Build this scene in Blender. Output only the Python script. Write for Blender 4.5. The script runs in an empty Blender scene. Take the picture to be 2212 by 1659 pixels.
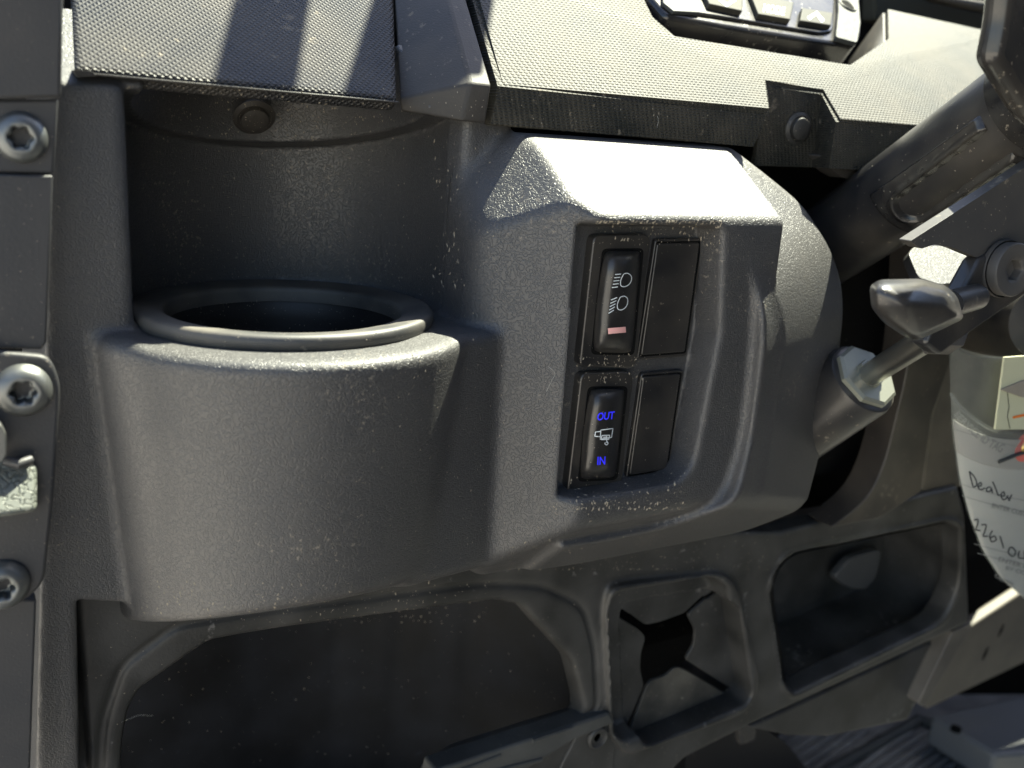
import bpy, bmesh, math, random
import numpy as np
from mathutils import Vector, Matrix
C = bpy.context.scene
COL = C.collection
R_ = math.radians
# ------------------------------------------------------------------ camera
# all measures in mm, seen from a camera at the origin, 1 m above the ground
# X runs along the dashboard to the right, Y into it, Z up
F = 2050.; YAW = 31.2; PIT = -15.2; ROLL = 3.8
def _basis():
    y, p, r = R_(YAW), R_(PIT), R_(ROLL)
    fwd = np.array([math.sin(y)*math.cos(p), math.cos(y)*math.cos(p), math.sin(p)])
    right = np.array([math.cos(y), -math.sin(y), 0.]); up = np.cross(right, fwd)
    return right*math.cos(r)+up*math.sin(r), up*math.cos(r)-right*math.sin(r), fwd
CR, CU, CW = _basis()
def ray(u, v): return CW + CR*((u-1106)/F) - CU*((v-829.5)/F)
def P(u, v, y):
    d = ray(u, v); return d*(y/d[1])
def Pn(u, v, p0, n):
    d = ray(u, v); n = np.array(n, float); return d*(np.dot(np.array(p0, float), n)/np.dot(d, n))
BASE = Vector((0, 0, 1.0))
def W(p): return Vector((p[0]*.001, p[1]*.001, p[2]*.001)) + BASE

cam = bpy.data.cameras.new('camera'); co = bpy.data.objects.new('camera', cam); COL.objects.link(co)
M = Matrix(((CR[0], CU[0], -CW[0]), (CR[1], CU[1], -CW[1]), (CR[2], CU[2], -CW[2]))).to_4x4()
M.translation = BASE
co.matrix_world = M
cam.sensor_width = 36; cam.lens = 36*F/2212; cam.clip_start = .01; cam.clip_end = 500
cam.dof.use_dof = True; cam.dof.focus_distance = .29; cam.dof.aperture_fstop = 13
C.camera = co
# ------------------------------------------------------------------ world, sun, exposure
SUN = Vector((.465, .18, .866)).normalized()
w = bpy.data.worlds.new('World'); C.world = w; w.use_nodes = True
nt = w.node_tree; nt.nodes.clear()
sky = nt.nodes.new('ShaderNodeTexSky'); sky.sky_type = 'NISHITA'; sky.sun_disc = False
sky.sun_elevation = math.asin(SUN.z); sky.sun_rotation = math.atan2(SUN.x, SUN.y)
bg = nt.nodes.new('ShaderNodeBackground'); bg.inputs[1].default_value = .075
wo = nt.nodes.new('ShaderNodeOutputWorld')
nt.links.new(sky.outputs[0], bg.inputs[0]); nt.links.new(bg.outputs[0], wo.inputs[0])
sl = bpy.data.lights.new('sun', 'SUN'); sl.energy = 5; sl.angle = R_(.5); sl.color = (1, .99, .78)
so = bpy.data.objects.new('sun', sl); COL.objects.link(so)
so.rotation_euler = SUN.to_track_quat('Z', 'Y').to_euler(); so.location = (2, 1, 4)
C.view_settings.view_transform = 'Standard'; C.view_settings.look = 'None'
C.view_settings.exposure = 2.05; C.view_settings.gamma = 1

# ------------------------------------------------------------------ materials
def mat(name, base=(.03, .03, .032), rough=.5, spec=.5, metal=0, grain=None, gscale=700, gd=.00015,
        dust=0., dcol=(.34, .29, .22), dscale=260, streak=(1, 1, 1), coat=0, crough=.3, emit=None, trans=0, alpha=1, sheen=0, film=0.):
    m = bpy.data.materials.new(name); m.use_nodes = True
    n = m.node_tree; b = n.nodes['Principled BSDF']; L = n.links.new
    b.inputs['Base Color'].default_value = (*base, 1); b.inputs['Roughness'].default_value = rough
    b.inputs['Metallic'].default_value = metal; b.inputs['Specular IOR Level'].default_value = spec
    b.inputs['Coat Weight'].default_value = coat; b.inputs['Coat Roughness'].default_value = crough
    b.inputs['Transmission Weight'].default_value = trans; b.inputs['Alpha'].default_value = alpha
    b.inputs['Sheen Weight'].default_value = sheen; b.inputs['Sheen Roughness'].default_value = .4
    if emit: b.inputs['Emission Color'].default_value = (*emit[:3], 1); b.inputs['Emission Strength'].default_value = emit[3]
    tc = n.nodes.new('ShaderNodeTexCoord'); co_ = tc.outputs['Object']
    def math_(op, a, b_=None, clamp=False):
        q = n.nodes.new('ShaderNodeMath'); q.operation = op; q.use_clamp = clamp
        for i, s in enumerate((a, b_)):
            if s is None: continue
            if isinstance(s, (int, float)): q.inputs[i].default_value = s
            else: L(s, q.inputs[i])
        return q.outputs[0]
    def noise(scale, detail=2, vec=None, rough_=.5, dist=0):
        q = n.nodes.new('ShaderNodeTexNoise'); q.inputs['Scale'].default_value = scale; q.inputs['Detail'].default_value = detail
        q.inputs['Roughness'].default_value = rough_; q.inputs['Distortion'].default_value = dist
        L(vec if vec is not None else co_, q.inputs['Vector']); return q.outputs['Fac']
    def ramp(f, a, b_):
        q = n.nodes.new('ShaderNodeMapRange'); q.inputs['From Min'].default_value = a; q.inputs['From Max'].default_value = b_
        L(f, q.inputs['Value']); return q.outputs['Result']
    height = None
    if grain == 'leather':
        a = noise(gscale, 1, dist=.3); a = math_('ABSOLUTE', math_('SUBTRACT', a, .5))
        height = ramp(a, .0, .07)
        
    elif grain == 'fine':
        height = noise(gscale, 3)
    elif grain == 'diamond':
        sep = n.nodes.new('ShaderNodeSeparateXYZ'); L(co_, sep.inputs[0])
        z = math_('MULTIPLY', sep.outputs[2], 1.45)
        x = sep.outputs[0]; pitch = gscale
        u_ = math_('PINGPONG', math_('DIVIDE', math_('ADD', x, z), pitch), .5)
        v_ = math_('PINGPONG', math_('DIVIDE', math_('SUBTRACT', x, z), pitch), .5)
        height = math_('MULTIPLY', math_('MINIMUM', u_, v_), 2)
        height = math_('ADD', height, math_('MULTIPLY', noise(2500, 2), .25))
    elif grain == 'dots':
        sep = n.nodes.new('ShaderNodeSeparateXYZ'); L(co_, sep.inputs[0])
        xx = math_('MULTIPLY', sep.outputs[0], 6.2832/gscale); zz = math_('MULTIPLY', sep.outputs[2], 1.667*6.2832/(gscale*.8))
        row = math_('MULTIPLY', math_('SINE', math_('ADD', xx, math_('MULTIPLY', zz, .12))), .5)
        height = math_('MULTIPLY', math_('ADD', row, .5), math_('ADD', math_('MULTIPLY', math_('SINE', zz), .5), .5))
        height = math_('ADD', height, math_('MULTIPLY', noise(1800, 3), .5))
    if height is not None:
        bp = n.nodes.new('ShaderNodeBump'); bp.inputs['Distance'].default_value = gd; bp.inputs['Strength'].default_value = 1
        L(height, bp.inputs['Height']); L(bp.outputs[0], b.inputs['Normal']); L(bp.outputs[0], b.inputs['Coat Normal'])
    if dust > 0:
        mp = n.nodes.new('ShaderNodeMapping'); L(co_, mp.inputs[0]); mp.inputs['Scale'].default_value = streak
        a = noise(dscale, 6, mp.outputs[0], .62)
        big = noise(28, 3)
        th = math_('ADD', .635, math_('MULTIPLY', math_('SUBTRACT', .55, big), .5))
        sp = math_('MULTIPLY', math_('SUBTRACT', a, th), 14, True)
        sp = math_('MULTIPLY', sp, dust, True)
        fl = math_('MULTIPLY', ramp(noise(45, 5), .35, .75), film, True)
        tot = math_('MAXIMUM', sp, fl)
        mx = n.nodes.new('ShaderNodeMix'); mx.data_type = 'RGBA'
        L(tot, mx.inputs['Factor']); mx.inputs['A'].default_value = (*base, 1); mx.inputs['B'].default_value = (*dcol, 1)
        L(mx.outputs['Result'], b.inputs['Base Color'])
        rr = math_('ADD', math_('MULTIPLY', tot, .35), rough, True)
        L(rr, b.inputs['Roughness'])
    return m
MT = {}
MT['panel'] = mat('grained black plastic', (.024, .024, .026), .62, .95, grain='leather', gscale=950, gd=.000075, dust=.4, dscale=700, film=.035, coat=.4, crough=.33)
MT['pad'] = mat('diamond textured pad', (.02, .021, .024), .5, .3, grain='diamond', gscale=.00185, gd=.00045, dust=.35, film=.12)
MT['padr'] = mat('fine diamond textured pad', (.02, .021, .018), .56, .24, grain='dots', gscale=.0018, gd=.0003, dust=.4, film=.16)
MT['trim'] = mat('dusty smooth trim', (.022, .021, .021), .56, .4, grain='fine', gscale=1500, gd=.0001, dust=.3, dscale=500, streak=(1, 1, .3), film=.1)
MT['lower'] = mat('dusty black plastic', (.022, .022, .021), .47, .55, grain='fine', gscale=1200, gd=.00008, dust=.5, dscale=200, film=.18, dcol=(.26, .25, .24))
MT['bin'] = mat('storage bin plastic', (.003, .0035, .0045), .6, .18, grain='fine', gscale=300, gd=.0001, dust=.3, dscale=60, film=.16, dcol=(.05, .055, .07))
MT['switch'] = mat('switch plastic', (.010, .010, .011), .4, .5, grain='fine', gscale=1800, gd=.00004, dust=.5, dscale=500, film=.12, coat=.5, crough=.25)
MT['ring'] = mat('cup ring rubber', (.018, .019, .02), .58, 1.0, grain='fine', gscale=900, gd=.00003, dust=.5, dscale=500, film=.36)
MT['metalplate'] = mat('black coated steel', (.035, .036, .040), .5, .5, grain='fine', gscale=1500, gd=.00005, dust=.5, dscale=500, film=.06)
MT['screw'] = mat('zinc screw', (.16, .17, .17), .42, .6, metal=.75, grain='fine', gscale=900, gd=.00005, dust=.6, dscale=400, film=.2)
MT['dark'] = mat('dark interior', (.006, .006, .006), .9, .1)
MT['gloss'] = mat('gloss black paint', (.015, .015, .016), .22, .6, grain='fine', gscale=250, gd=.00008, dust=.7, dscale=420, film=.12)
MT['tube'] = mat('satin black tube', (.02, .02, .022), .3, .6, grain='fine', gscale=400, gd=.00006, dust=.6, dscale=400, film=.14)
MT['plate'] = mat('grey bracket steel', (.06, .057, .055), .5, .4, grain='fine', gscale=700, gd=.00004, dust=.5, film=.1)
MT['chrome'] = mat('plated rod', (.6, .58, .52), .3, .5, metal=1)
MT['cream'] = mat('nut plating', (.22, .225, .185), .4, .5, metal=.3)
MT['white'] = mat('icon white', (.75, .80, .82), .5, .3)
MT['blue'] = mat('icon blue', (.02, .02, .85), .5, .3, emit=(.05, .05, 1, .12))
MT['pink'] = mat('icon pink', (.85, .45, .42), .5, .3)
MT['buttong'] = mat('display button', (.018, .02, .018), .6, .15, grain='fine', gscale=1500, gd=.00004, dust=.5, film=.2)
MT['paper'] = mat('tag paper', (.46, .46, .42), .8, .2)
MT['yellow'] = mat('yellow paper', (.55, .55, .38), .8, .2)
MT['red'] = mat('red ring', (.50, .12, .10), .7, .2)
MT['brass'] = mat('brass eyelet', (.7, .5, .2), .3, .5, metal=1)
MT['ink'] = mat('ink', (.03, .03, .035), .6, .2)
MT['inkgrey'] = mat('printed grey', (.22, .22, .21), .6, .2)
MT['orange'] = mat('orange ink', (.8, .2, .03), .6, .2)
MT['sleeve'] = mat('clear vinyl sleeve', (.35, .37, .35), .12, .8, trans=0, alpha=.10)
MT['twine'] = mat('woven tape', (.30, .27, .22), .9, .1, grain='fine', gscale=900, gd=.0003)
MT['tan'] = mat('tan bracket', (.075, .068, .06), .5, .4, dust=.4, film=.3, dcol=(.3, .27, .22))
MT['floor'] = mat('floor mat rubber', (.10, .10, .10), .55, .4, grain='fine', gscale=120, gd=.0006, dust=.8, dscale=90, film=.5, dcol=(.28, .27, .25))
MT['seat'] = mat('seat vinyl', (.02, .02, .022), .55, .4)
MT['roof'] = mat('roof plastic', (.03, .03, .032), .5, .4)
MT['steel'] = mat('shadow bar steel', (.02, .02, .02), .4, .5)
MT['ground'] = mat('gravel', (.50, .45, .425), .95, .1, grain='fine', gscale=40, gd=.01, dust=.6, dscale=14, dcol=(.45, .40, .37), film=.3)
MT['grey'] = mat('worn grey', (.045, .048, .048), .6, .3, grain='fine', gscale=300, gd=.0002)
MT['edge'] = mat('scuffed edge', (.045, .046, .045), .5, .4, grain='fine', gscale=500, gd=.0002, dust=1, dscale=180, film=.35, dcol=(.16, .16, .15))
MT['cowl'] = mat('windshield cowl', (.045, .045, .035), .7, .3)

# ------------------------------------------------------------------ object helpers
def thing(name, label, cat, base, group=None):
    o = bpy.data.objects.new(name, None); COL.objects.link(o); o.location = W(base); o.empty_display_size = .01
    o['label'] = label; o['category'] = cat
    if group: o['group'] = group
    return o
def mesh_obj(name, V, Fc, m, parent=None, smooth=True, angle=None, label=None):
    """vertices in mm (camera frame); mesh is stored relative to the parent's or its own base"""
    V = np.asarray(V, float).reshape(-1, 3)
    if parent is not None: org = parent.matrix_basis.translation if parent.parent is None else parent.parent.matrix_basis.translation + parent.location
    else:
        c = V.mean(0); org = W((c[0], c[1], V[:, 2].min()))
    me = bpy.data.meshes.new(name)
    loc = V*.001 + np.array(BASE) - np.array(org)
    me.from_pydata([tuple(p) for p in loc], [], [tuple(int(i) for i in f) for f in Fc]); me.update()
    if smooth: me.shade_smooth()
    if m: me.materials.append(m)
    o = bpy.data.objects.new(name, me); COL.objects.link(o)
    if parent is not None: o.parent = parent
    else: o.location = org
    if label: o['label'] = label
    if angle: 
        me.set_sharp_from_angle(angle=R_(angle))
    return o
def tag(o, label, cat, group=None):
    o['label'] = label; o['category'] = cat
    if group: o['group'] = group
    return o
def bevel(o, w_=.6, seg=3, ang=30):
    b = o.modifiers.new('bevel', 'BEVEL'); b.width = w_*.001; b.segments = seg; b.limit_method = 'ANGLE'; b.angle_limit = R_(ang)
    b.harden_normals = False
    return o
def fill(poly):
    return [list(range(len(poly)))]
def slab(name, top, vec, m, parent=None, bev=.6, seg=3, **k):
    """closed solid: polygon 'top' (3D, mm) extruded by vec"""
    top = np.asarray(top, float); n = len(top)
    bot = top + np.asarray(vec, float)
    # orientation: make top face normal oppose vec
    nv = np.zeros(3)
    for i in range(n): nv += np.cross(top[i], top[(i+1) % n])
    if np.dot(nv, vec) > 0: top = top[::-1]; bot = bot[::-1]
    V = np.vstack([top, bot]); Fc = [list(range(n)), list(range(2*n-1, n-1, -1))]
    for i in range(n):
        j = (i+1) % n; Fc.append([i, i+n, j+n, j])
    o = mesh_obj(name, V, Fc, m, parent, smooth=bev > 0, angle=30 if bev > 0 else None, **k)
    if bev > 0: bevel(o, bev, seg)
    return o
def px(poly, y): return np.array([P(u, v, y) for u, v in poly])
def pn(poly, p0, n): return np.array([Pn(u, v, p0, n) for u, v in poly])
def prism(name, poly, y, depth, m, parent=None, bev=.6, seg=3, **k):
    return slab(name, px(poly, y), (0, depth, 0), m, parent, bev, seg, **k)
def rnd(poly, r, seg=5, closed=True):
    """round the corners of a 2D/3D polygon; r a number or a list"""
    poly = [np.array(p, float) for p in poly]; out = []; n = len(poly)
    for i in range(n):
        a, b, c = poly[i-1], poly[i], poly[(i+1) % n]
        rr = r[i] if isinstance(r, (list, tuple)) else r
        if rr <= 0: out.append(b); continue
        d1 = a-b; d2 = c-b; l1 = np.linalg.norm(d1); l2 = np.linalg.norm(d2); rr = min(rr, l1*.45, l2*.45)
        p, q = b+d1/l1*rr, b+d2/l2*rr
        for t in np.linspace(0, 1, seg+1): out.append((1-t)**2*p+2*t*(1-t)*b+t*t*q)
    return out
def frame(ax):
    ax = np.array(ax, float); ax /= np.linalg.norm(ax)
    h = np.array([0, 0, 1.]) if abs(ax[2]) < .9 else np.array([1., 0, 0])
    e1 = np.cross(ax, h); e1 /= np.linalg.norm(e1); e2 = np.cross(ax, e1)
    return e1, e2, ax
def lathe_geo(c, ax, prof, seg=64):
    """prof: list of (radius, height along ax)"""
    e1, e2, a = frame(ax); c = np.array(c, float); V = []; Fc = []
    for r, h in prof:
        for k in range(seg):
            t = 2*math.pi*k/seg; V.append(c+a*h+(e1*math.cos(t)+e2*math.sin(t))*max(r, 1e-4))
    for i in range(len(prof)-1):
        for k in range(seg):
            j = (k+1) % seg; Fc.append([i*seg+k, i*seg+j, (i+1)*seg+j, (i+1)*seg+k])
    return V, Fc
def lathe(name, c, ax, prof, m, parent=None, seg=64, angle=None, **k):
    V, Fc = lathe_geo(c, ax, prof, seg)
    return mesh_obj(name, V, Fc, m, parent, True, angle, **k)
def tube(name, pts, r, m, parent=None, seg=16, caps=True, **k):
    pts = [np.array(p, float) for p in pts]; V = []; Fc = []; n = len(pts)
    rs = r if isinstance(r, (list, tuple)) else [r]*n
    ref = None
    for i, p in enumerate(pts):
        d = pts[min(i+1, n-1)]-pts[max(i-1, 0)]; e1, e2, a = frame(d)
        if ref is not None:
            e1 = ref - a*np.dot(ref, a); e1 /= np.linalg.norm(e1); e2 = np.cross(a, e1)
        ref = e1
        for s in range(seg):
            t = 2*math.pi*s/seg; V.append(p+(e1*math.cos(t)+e2*math.sin(t))*rs[i])
    for i in range(n-1):
        for s in range(seg):
            j = (s+1) % seg; Fc.append([i*seg+s, i*seg+j, (i+1)*seg+j, (i+1)*seg+s])
    if caps: Fc.append(list(range(seg))[::-1]); Fc.append(list(range((n-1)*seg, n*seg)))
    return mesh_obj(name, V, Fc, m, parent, True, 40, **k)
def smooth_line(pts, n=8):
    """Catmull-Rom through 2D points"""
    pts = [np.array(p, float) for p in pts]; out = []
    for i in range(len(pts)-1):
        p0 = pts[max(i-1, 0)]; p1 = pts[i]; p2 = pts[i+1]; p3 = pts[min(i+2, len(pts)-1)]
        for k in range(n):
            t = k/n
            out.append(.5*((2*p1)+(-p0+p2)*t+(2*p0-5*p1+4*p2-p3)*t*t+(-p0+3*p1-3*p2+p3)*t**3))
    out.append(pts[-1]); return out
def ribbon(strokes, w_, f, closed=()):
    """flat thin strokes in picture-like 2D mapped by f(u,v)->3D ; returns V,F"""
    V = []; Fc = []
    for s in strokes:
        s = [np.array(p, float) for p in s]; b = len(V)
        for i, p in enumerate(s):
            d = s[min(i+1, len(s)-1)]-s[max(i-1, 0)]; d = d/(np.linalg.norm(d)+1e-9); nn = np.array([-d[1], d[0]])*w_/2
            V.append(f(*(p+nn))); V.append(f(*(p-nn)))
        for i in range(len(s)-1):
            a = b+2*i; Fc.append([a, a+1, a+3, a+2])
    return V, Fc
_fontcache = {}
def text_geo(body, shear=0):
    cu = bpy.data.curves.new('text', 'FONT'); cu.body = body; cu.shear = shear; cu.offset = 0.018
    o = bpy.data.objects.new('text', cu); COL.objects.link(o)
    dg = bpy.context.evaluated_depsgraph_get(); me = bpy.data.meshes.new_from_object(o.evaluated_get(dg))
    V = [tuple(v.co) for v in me.vertices]; Fc = [list(p.vertices) for p in me.polygons]
    bpy.data.objects.remove(o); bpy.data.curves.remove(cu); bpy.data.meshes.remove(me)
    return V, Fc
def text(name, body, p0, p1, h, f, m, parent, shear=0, thick=0, **k):
    """text from picture point p0 along to p1, letter height h; f maps (u,v) to 3D"""
    V, Fc = text_geo(body, shear); V = np.array(V)
    x0, x1 = V[:, 0].min(), V[:, 0].max(); y0, y1 = 0, max(V[:, 1].max(), .5)
    p0 = np.array(p0, float); d = np.array(p1, float)-p0; L_ = np.linalg.norm(d); e = d/L_; up = np.array([e[1], -e[0]])
    out = [f(*(p0+e*L_*(x-x0)/(x1-x0)+up*h*(y-y0)/(y1-y0))) for x, y, _ in V]
    return mesh_obj(name, out, Fc, m, parent, False, **k)

# ------------------------------------------------------------------ solid modelling with distance fields
def smin(a, b, k):
    h = np.clip(.5+.5*(b-a)/k, 0, 1); return b*(1-h)+a*h-k*h*(1-h)
def smax(a, b, k): return -smin(-a, -b, k)
def poly_sdf(A, B, poly):
    poly = np.array(poly, float); n = len(poly)
    d = np.full(A.shape, 1e9, np.float32); s = np.ones(A.shape, np.float32)
    for i in range(n):
        v0 = poly[i]; v1 = poly[i-1]; e = v1-v0; wx = A-v0[0]; wy = B-v0[1]
        t = np.clip((wx*e[0]+wy*e[1])/(e@e+1e-12), 0, 1)
        dx = wx-e[0]*t; dy = wy-e[1]*t; d = np.minimum(d, dx*dx+dy*dy)
        c1 = B >= v0[1]; c2 = B < v1[1]; c3 = e[0]*wy > e[1]*wx
        flip = (c1 & c2 & c3) | (~c1 & ~c2 & ~c3); s = np.where(flip, -s, s)
    return (s*np.sqrt(d)).astype(np.float32)
def surface_nets(f, o, h):
    nx, ny, nz = f.shape; N = np.array([nx-1, ny-1, nz-1]); ins = f < 0
    pos = []; cel = []; quads = []
    def cid(i, j, k): return (i*N[1]+j)*N[2]+k
    for ax in range(3):
        a = [slice(None)]*3; b = [slice(None)]*3; a[ax] = slice(0, -1); b[ax] = slice(1, None)
        a, b = tuple(a), tuple(b); cr = ins[a] != ins[b]
        # keep off the borders in the other two axes
        o1, o2 = [q for q in range(3) if q != ax]
        idx = np.argwhere(cr)
        ok = (idx[:, o1] > 0) & (idx[:, o1] < f.shape[o1]-1) & (idx[:, o2] > 0) & (idx[:, o2] < f.shape[o2]-1)
        idx = idx[ok]; fa = f[a][tuple(idx.T)]; fb = f[b][tuple(idx.T)]; t = fa/(fa-fb)
        p = idx.astype(np.float64); p[:, ax] += t
        q = []
        for d1, d2 in ((-1, -1), (0, -1), (0, 0), (-1, 0)):
            c = idx.copy(); c[:, o1] += d1; c[:, o2] += d2; q.append(cid(c[:, 0], c[:, 1], c[:, 2])); pos.append(p); cel.append(q[-1])
        q = np.stack(q, 1); sgn = (fa < 0)
        if ax == 1: sgn = ~sgn
        q[~sgn] = q[~sgn][:, ::-1]; quads.append(q)
    pos = np.concatenate(pos); cel = np.concatenate(cel); quads = np.concatenate(quads)
    uq, inv = np.unique(cel, return_inverse=True); cnt = np.bincount(inv)
    V = np.stack([np.bincount(inv, pos[:, i])/cnt for i in range(3)], 1)
    Q = np.searchsorted(uq, quads)
    return V*h+np.array(o), Q
def net_obj(name, f, o, h, m, parent, **k):
    V, Q = surface_nets(f, o, h)
    org = np.array(parent.location); loc = (V*.001+np.array(BASE)-org).astype(np.float32)
    me = bpy.data.meshes.new(name); me.vertices.add(len(V)); me.vertices.foreach_set('co', loc.ravel())
    me.loops.add(len(Q)*4); me.loops.foreach_set('vertex_index', Q.ravel().astype(np.int32))
    me.polygons.add(len(Q)); me.polygons.foreach_set('loop_start', np.arange(0, len(Q)*4, 4, dtype=np.int32))
    me.update(calc_edges=True); me.validate(); me.shade_smooth(); me.materials.append(m)
    ob = bpy.data.objects.new(name, me); COL.objects.link(ob); ob.parent = parent
    for kk, v in k.items(): ob[kk] = v
    return ob

# ================================================================== 1 moulded dash panel
panel = thing('dashboard_panel', 'moulded black grained dashboard panel with cup alcove and switch pod', 'dashboard', (140, 258, -200))
H = .9
x0, x1, y0, y1, z0, z1 = 2, 296, 200, 330, -206, 22
gx = np.arange(x0, x1, H, dtype=np.float32); gy = np.arange(y0, y1, H, dtype=np.float32); gz = np.arange(z0, z1, H, dtype=np.float32)
X = gx[:, None, None]; Y = gy[None, :, None]; Z = gz[None, None, :]
def XZ(poly_px, y):
    p = px(poly_px, y)[:, [0, 2]]; A, B = np.meshgrid(gx, gz, indexing='ij'); return poly_sdf(A, B, p)[:, None, :]
def XZm(poly):
    A, B = np.meshgrid(gx, gz, indexing='ij'); return poly_sdf(A, B, poly)[:, None, :]
def XYm(poly):
    A, B = np.meshgrid(gx, gy, indexing='ij'); return poly_sdf(A, B, poly)[:, :, None]
def plane(p, n):
    n = np.array(n, float); n /= np.linalg.norm(n); return (X-p[0])*n[0]+(Y-p[1])*n[1]+(Z-p[2])*n[2]
# flange and back slab
f = XZm([(28, 62), (150, 62), (150, -138), (39, -137), (22.5, -132.5), (19.0, -220), (6.5, -220)])
f = smax(f, 258-Y+0*X+0*Z, 1.4)
f = smax(f, plane((80, 258, 2.9), (0, -.60, .80)), .6)
# cup body: a tapered half round
cx, cy = 84.0, 270.
Rz = 55.3 + (Z+60)*.075
cup = np.sqrt((X-cx)**2+(Y-cy)**2) - Rz
cup = smax(cup, Z+58.0+0*X+0*Y, 5.)
cup = smax(cup, plane((86, 258, -142.5), (0, -.42, -1)), 3.5)
# block to the right of the cup
blk = XZm([(84, -58), (152, -58), (152, -141), (84, -142)])
blkf = smax(plane((107, 227, -60), (.29, -.957, 0)), plane((107, 227, -60), (-1, -.55, 0)), 1.0)
blk = smax(smax(blk, blkf, 4.5), plane((107, 227, -131), (0, -.4, -1)), 3.)
f = smin(f, cup, 2.5); f = smin(f, blk, 1.5)
# alcove above the shelf
alc = np.minimum(np.sqrt((X-86.5)**2+(Y-cy)**2)-46.3, XYm([(40.3, 100), (40.3, 269), (86, 280), (126.5, 291), (138.5, 241), (139, 100)]))
sof = plane((86, 258, 3.2), (0, .26, 1))
alc = smax(alc, sof, .4)
alc = smax(alc, -(Z+57.8)+0*X+0*Y, 3.5)
f = smax(f, -alc, 3.)
# well for the cup holder
f = np.maximum(f, -np.maximum(np.sqrt((X-cx)**2+(Y-cy)**2)-40, -(Z+130)))
# switch pod
pA = P(1135, 297, 250); pB = P(1270, 468, 219); pC = P(1122, 462, 236)
nC = np.cross(pB-pA, pC-pA); nC = nC if nC[1] < 0 else -nC
pod = plane((180, 219, -60), (0, -1, 0))
pod = smax(pod, plane((139.5, 236.5, -60), (-.66, -.75, 0)), 2.)
pod = smax(pod, plane((180, 219, -23.6), (0, -.577, .816)), 2.2)
pod = smax(pod, plane(pA, nC), 1.6)
pod = smax(pod, plane((180, 219, -118), (0, -.66, -.75)), 3.)
outl = XZ(rnd([(1050, 278), (1672, 318), (1784, 440), (1820, 590), (1812, 780), (1766, 970), (1712, 1120), (1655, 1190), (1080, 1290), (1000, 1230)], [0, 10, 26, 50, 80, 80, 60, 60, 0, 0]), 240)
# raised outer shell
sh = XZ(rnd([(1652, 300), (1659, 480), (1664, 650), (1652, 820), (1630, 970), (1590, 1090), (1500, 1168), (1380, 1196), (1260, 1213), (1260, 1330), (1950, 1330), (1950, 300)], [0, 60, 80, 80, 80, 80, 60, 40, 8, 0, 0, 0]), 212)
sf = plane((210, 209, -60), (.35, -.94, 0))
sf = smax(sf, plane((211, 209, -46), (.27, -.76, .58)), 12.)
sf = smax(sf, plane((180, 219, -23.6), (0, -.577, .816)), 22.)
sf = smax(sf, plane((205, 211.5, -115.5), (0, -.66, -.75)), 4.)
shell = smax(sh*.9+0*Y, sf, 2.2)
tl = XZm([(120, 50), (212, 50), (212, -250), (120, -250)])
pod = np.where(X > 230, smax(pod, sf, .1), pod)
pod = smin(pod, shell, 3.0)
pod = smax(pod, outl+0*Y, 5.5)
pod = smax(pod, -(Z*-1)-1.3+0*X+0*Y, 1.5) if False else smax(pod, Z+1.5+0*X+0*Y, 2.)
inner = Y-262+0*X+0*Z
pod = np.maximum(pod, inner)
# recess for the switches
rec = XZ(rnd([(1270, 483), (1564, 487), (1556, 720), (1500, 1005), (1466, 1046), (1222, 1088)], [10, 26, 0, 50, 40, 8]), 219)
rec = np.maximum(rec+(Y-219)*.12, Y-230+0*X+0*Z)
pod = smax(pod, -rec, 2.0)
f = smin(f, pod, 2.5)
pod_panel = net_obj('panel_moulding', f, (x0, y0, z0), H, MT['panel'], panel)
del f, cup, blk, alc, pod, sf, shell, rec

# push rivets
def rivet(parent, c, ax, r=6.4, m=None):
    prof = [(r*.98, 0), (r, .8), (r*.8, 1.6), (r*.74, 1.2), (r*.70, 1.2), (r*.66, 2.6), (r*.5, 3.1), (r*.2, 3.2), (0, 3.2)]
    return lathe('push_rivet', c, ax, prof, m or MT['trim'], parent, 40, 50)
c = Pn(548, 248, (86, 258, 3.2), (0, .26, 1)); rivet(panel, P(548, 250, 300), (-.05, -.75, -.6))

# ================================================================== 2 cup holder insert
ch = thing('cup_holder', 'round black cup holder ring set into the dashboard shelf', 'cup holder', (cx, cy, -135))
zt = -56.5
prof = [(40.5, -2.8), (42.7, -2.5), (43.2, -1.8), (43.5, -.2), (43.3, 1.0), (42.8, 1.6), (42.0, 1.85), (40.8, 1.8), (35.8, 1.1), (34.6, .8), (34.0, .2), (33.8, -.8), (33.8, -4)]
lathe('rim', (cx, cy, zt), (0, 0, 1), prof, MT['ring'], ch, 128)
prof = [(35.4, -1.5), (34.6, -2.5), (34.0, -10), (33.0, -50), (32, -72), (29, -76), (0, -76)]
lathe('cup_wall', (cx, cy, zt), (0, 0, 1), prof, mat('cup inside', (.008, .008, .009), .45, .4, grain='fine', gscale=900, gd=.00003, dust=.3, dscale=400, film=.05), ch, 128)

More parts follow.
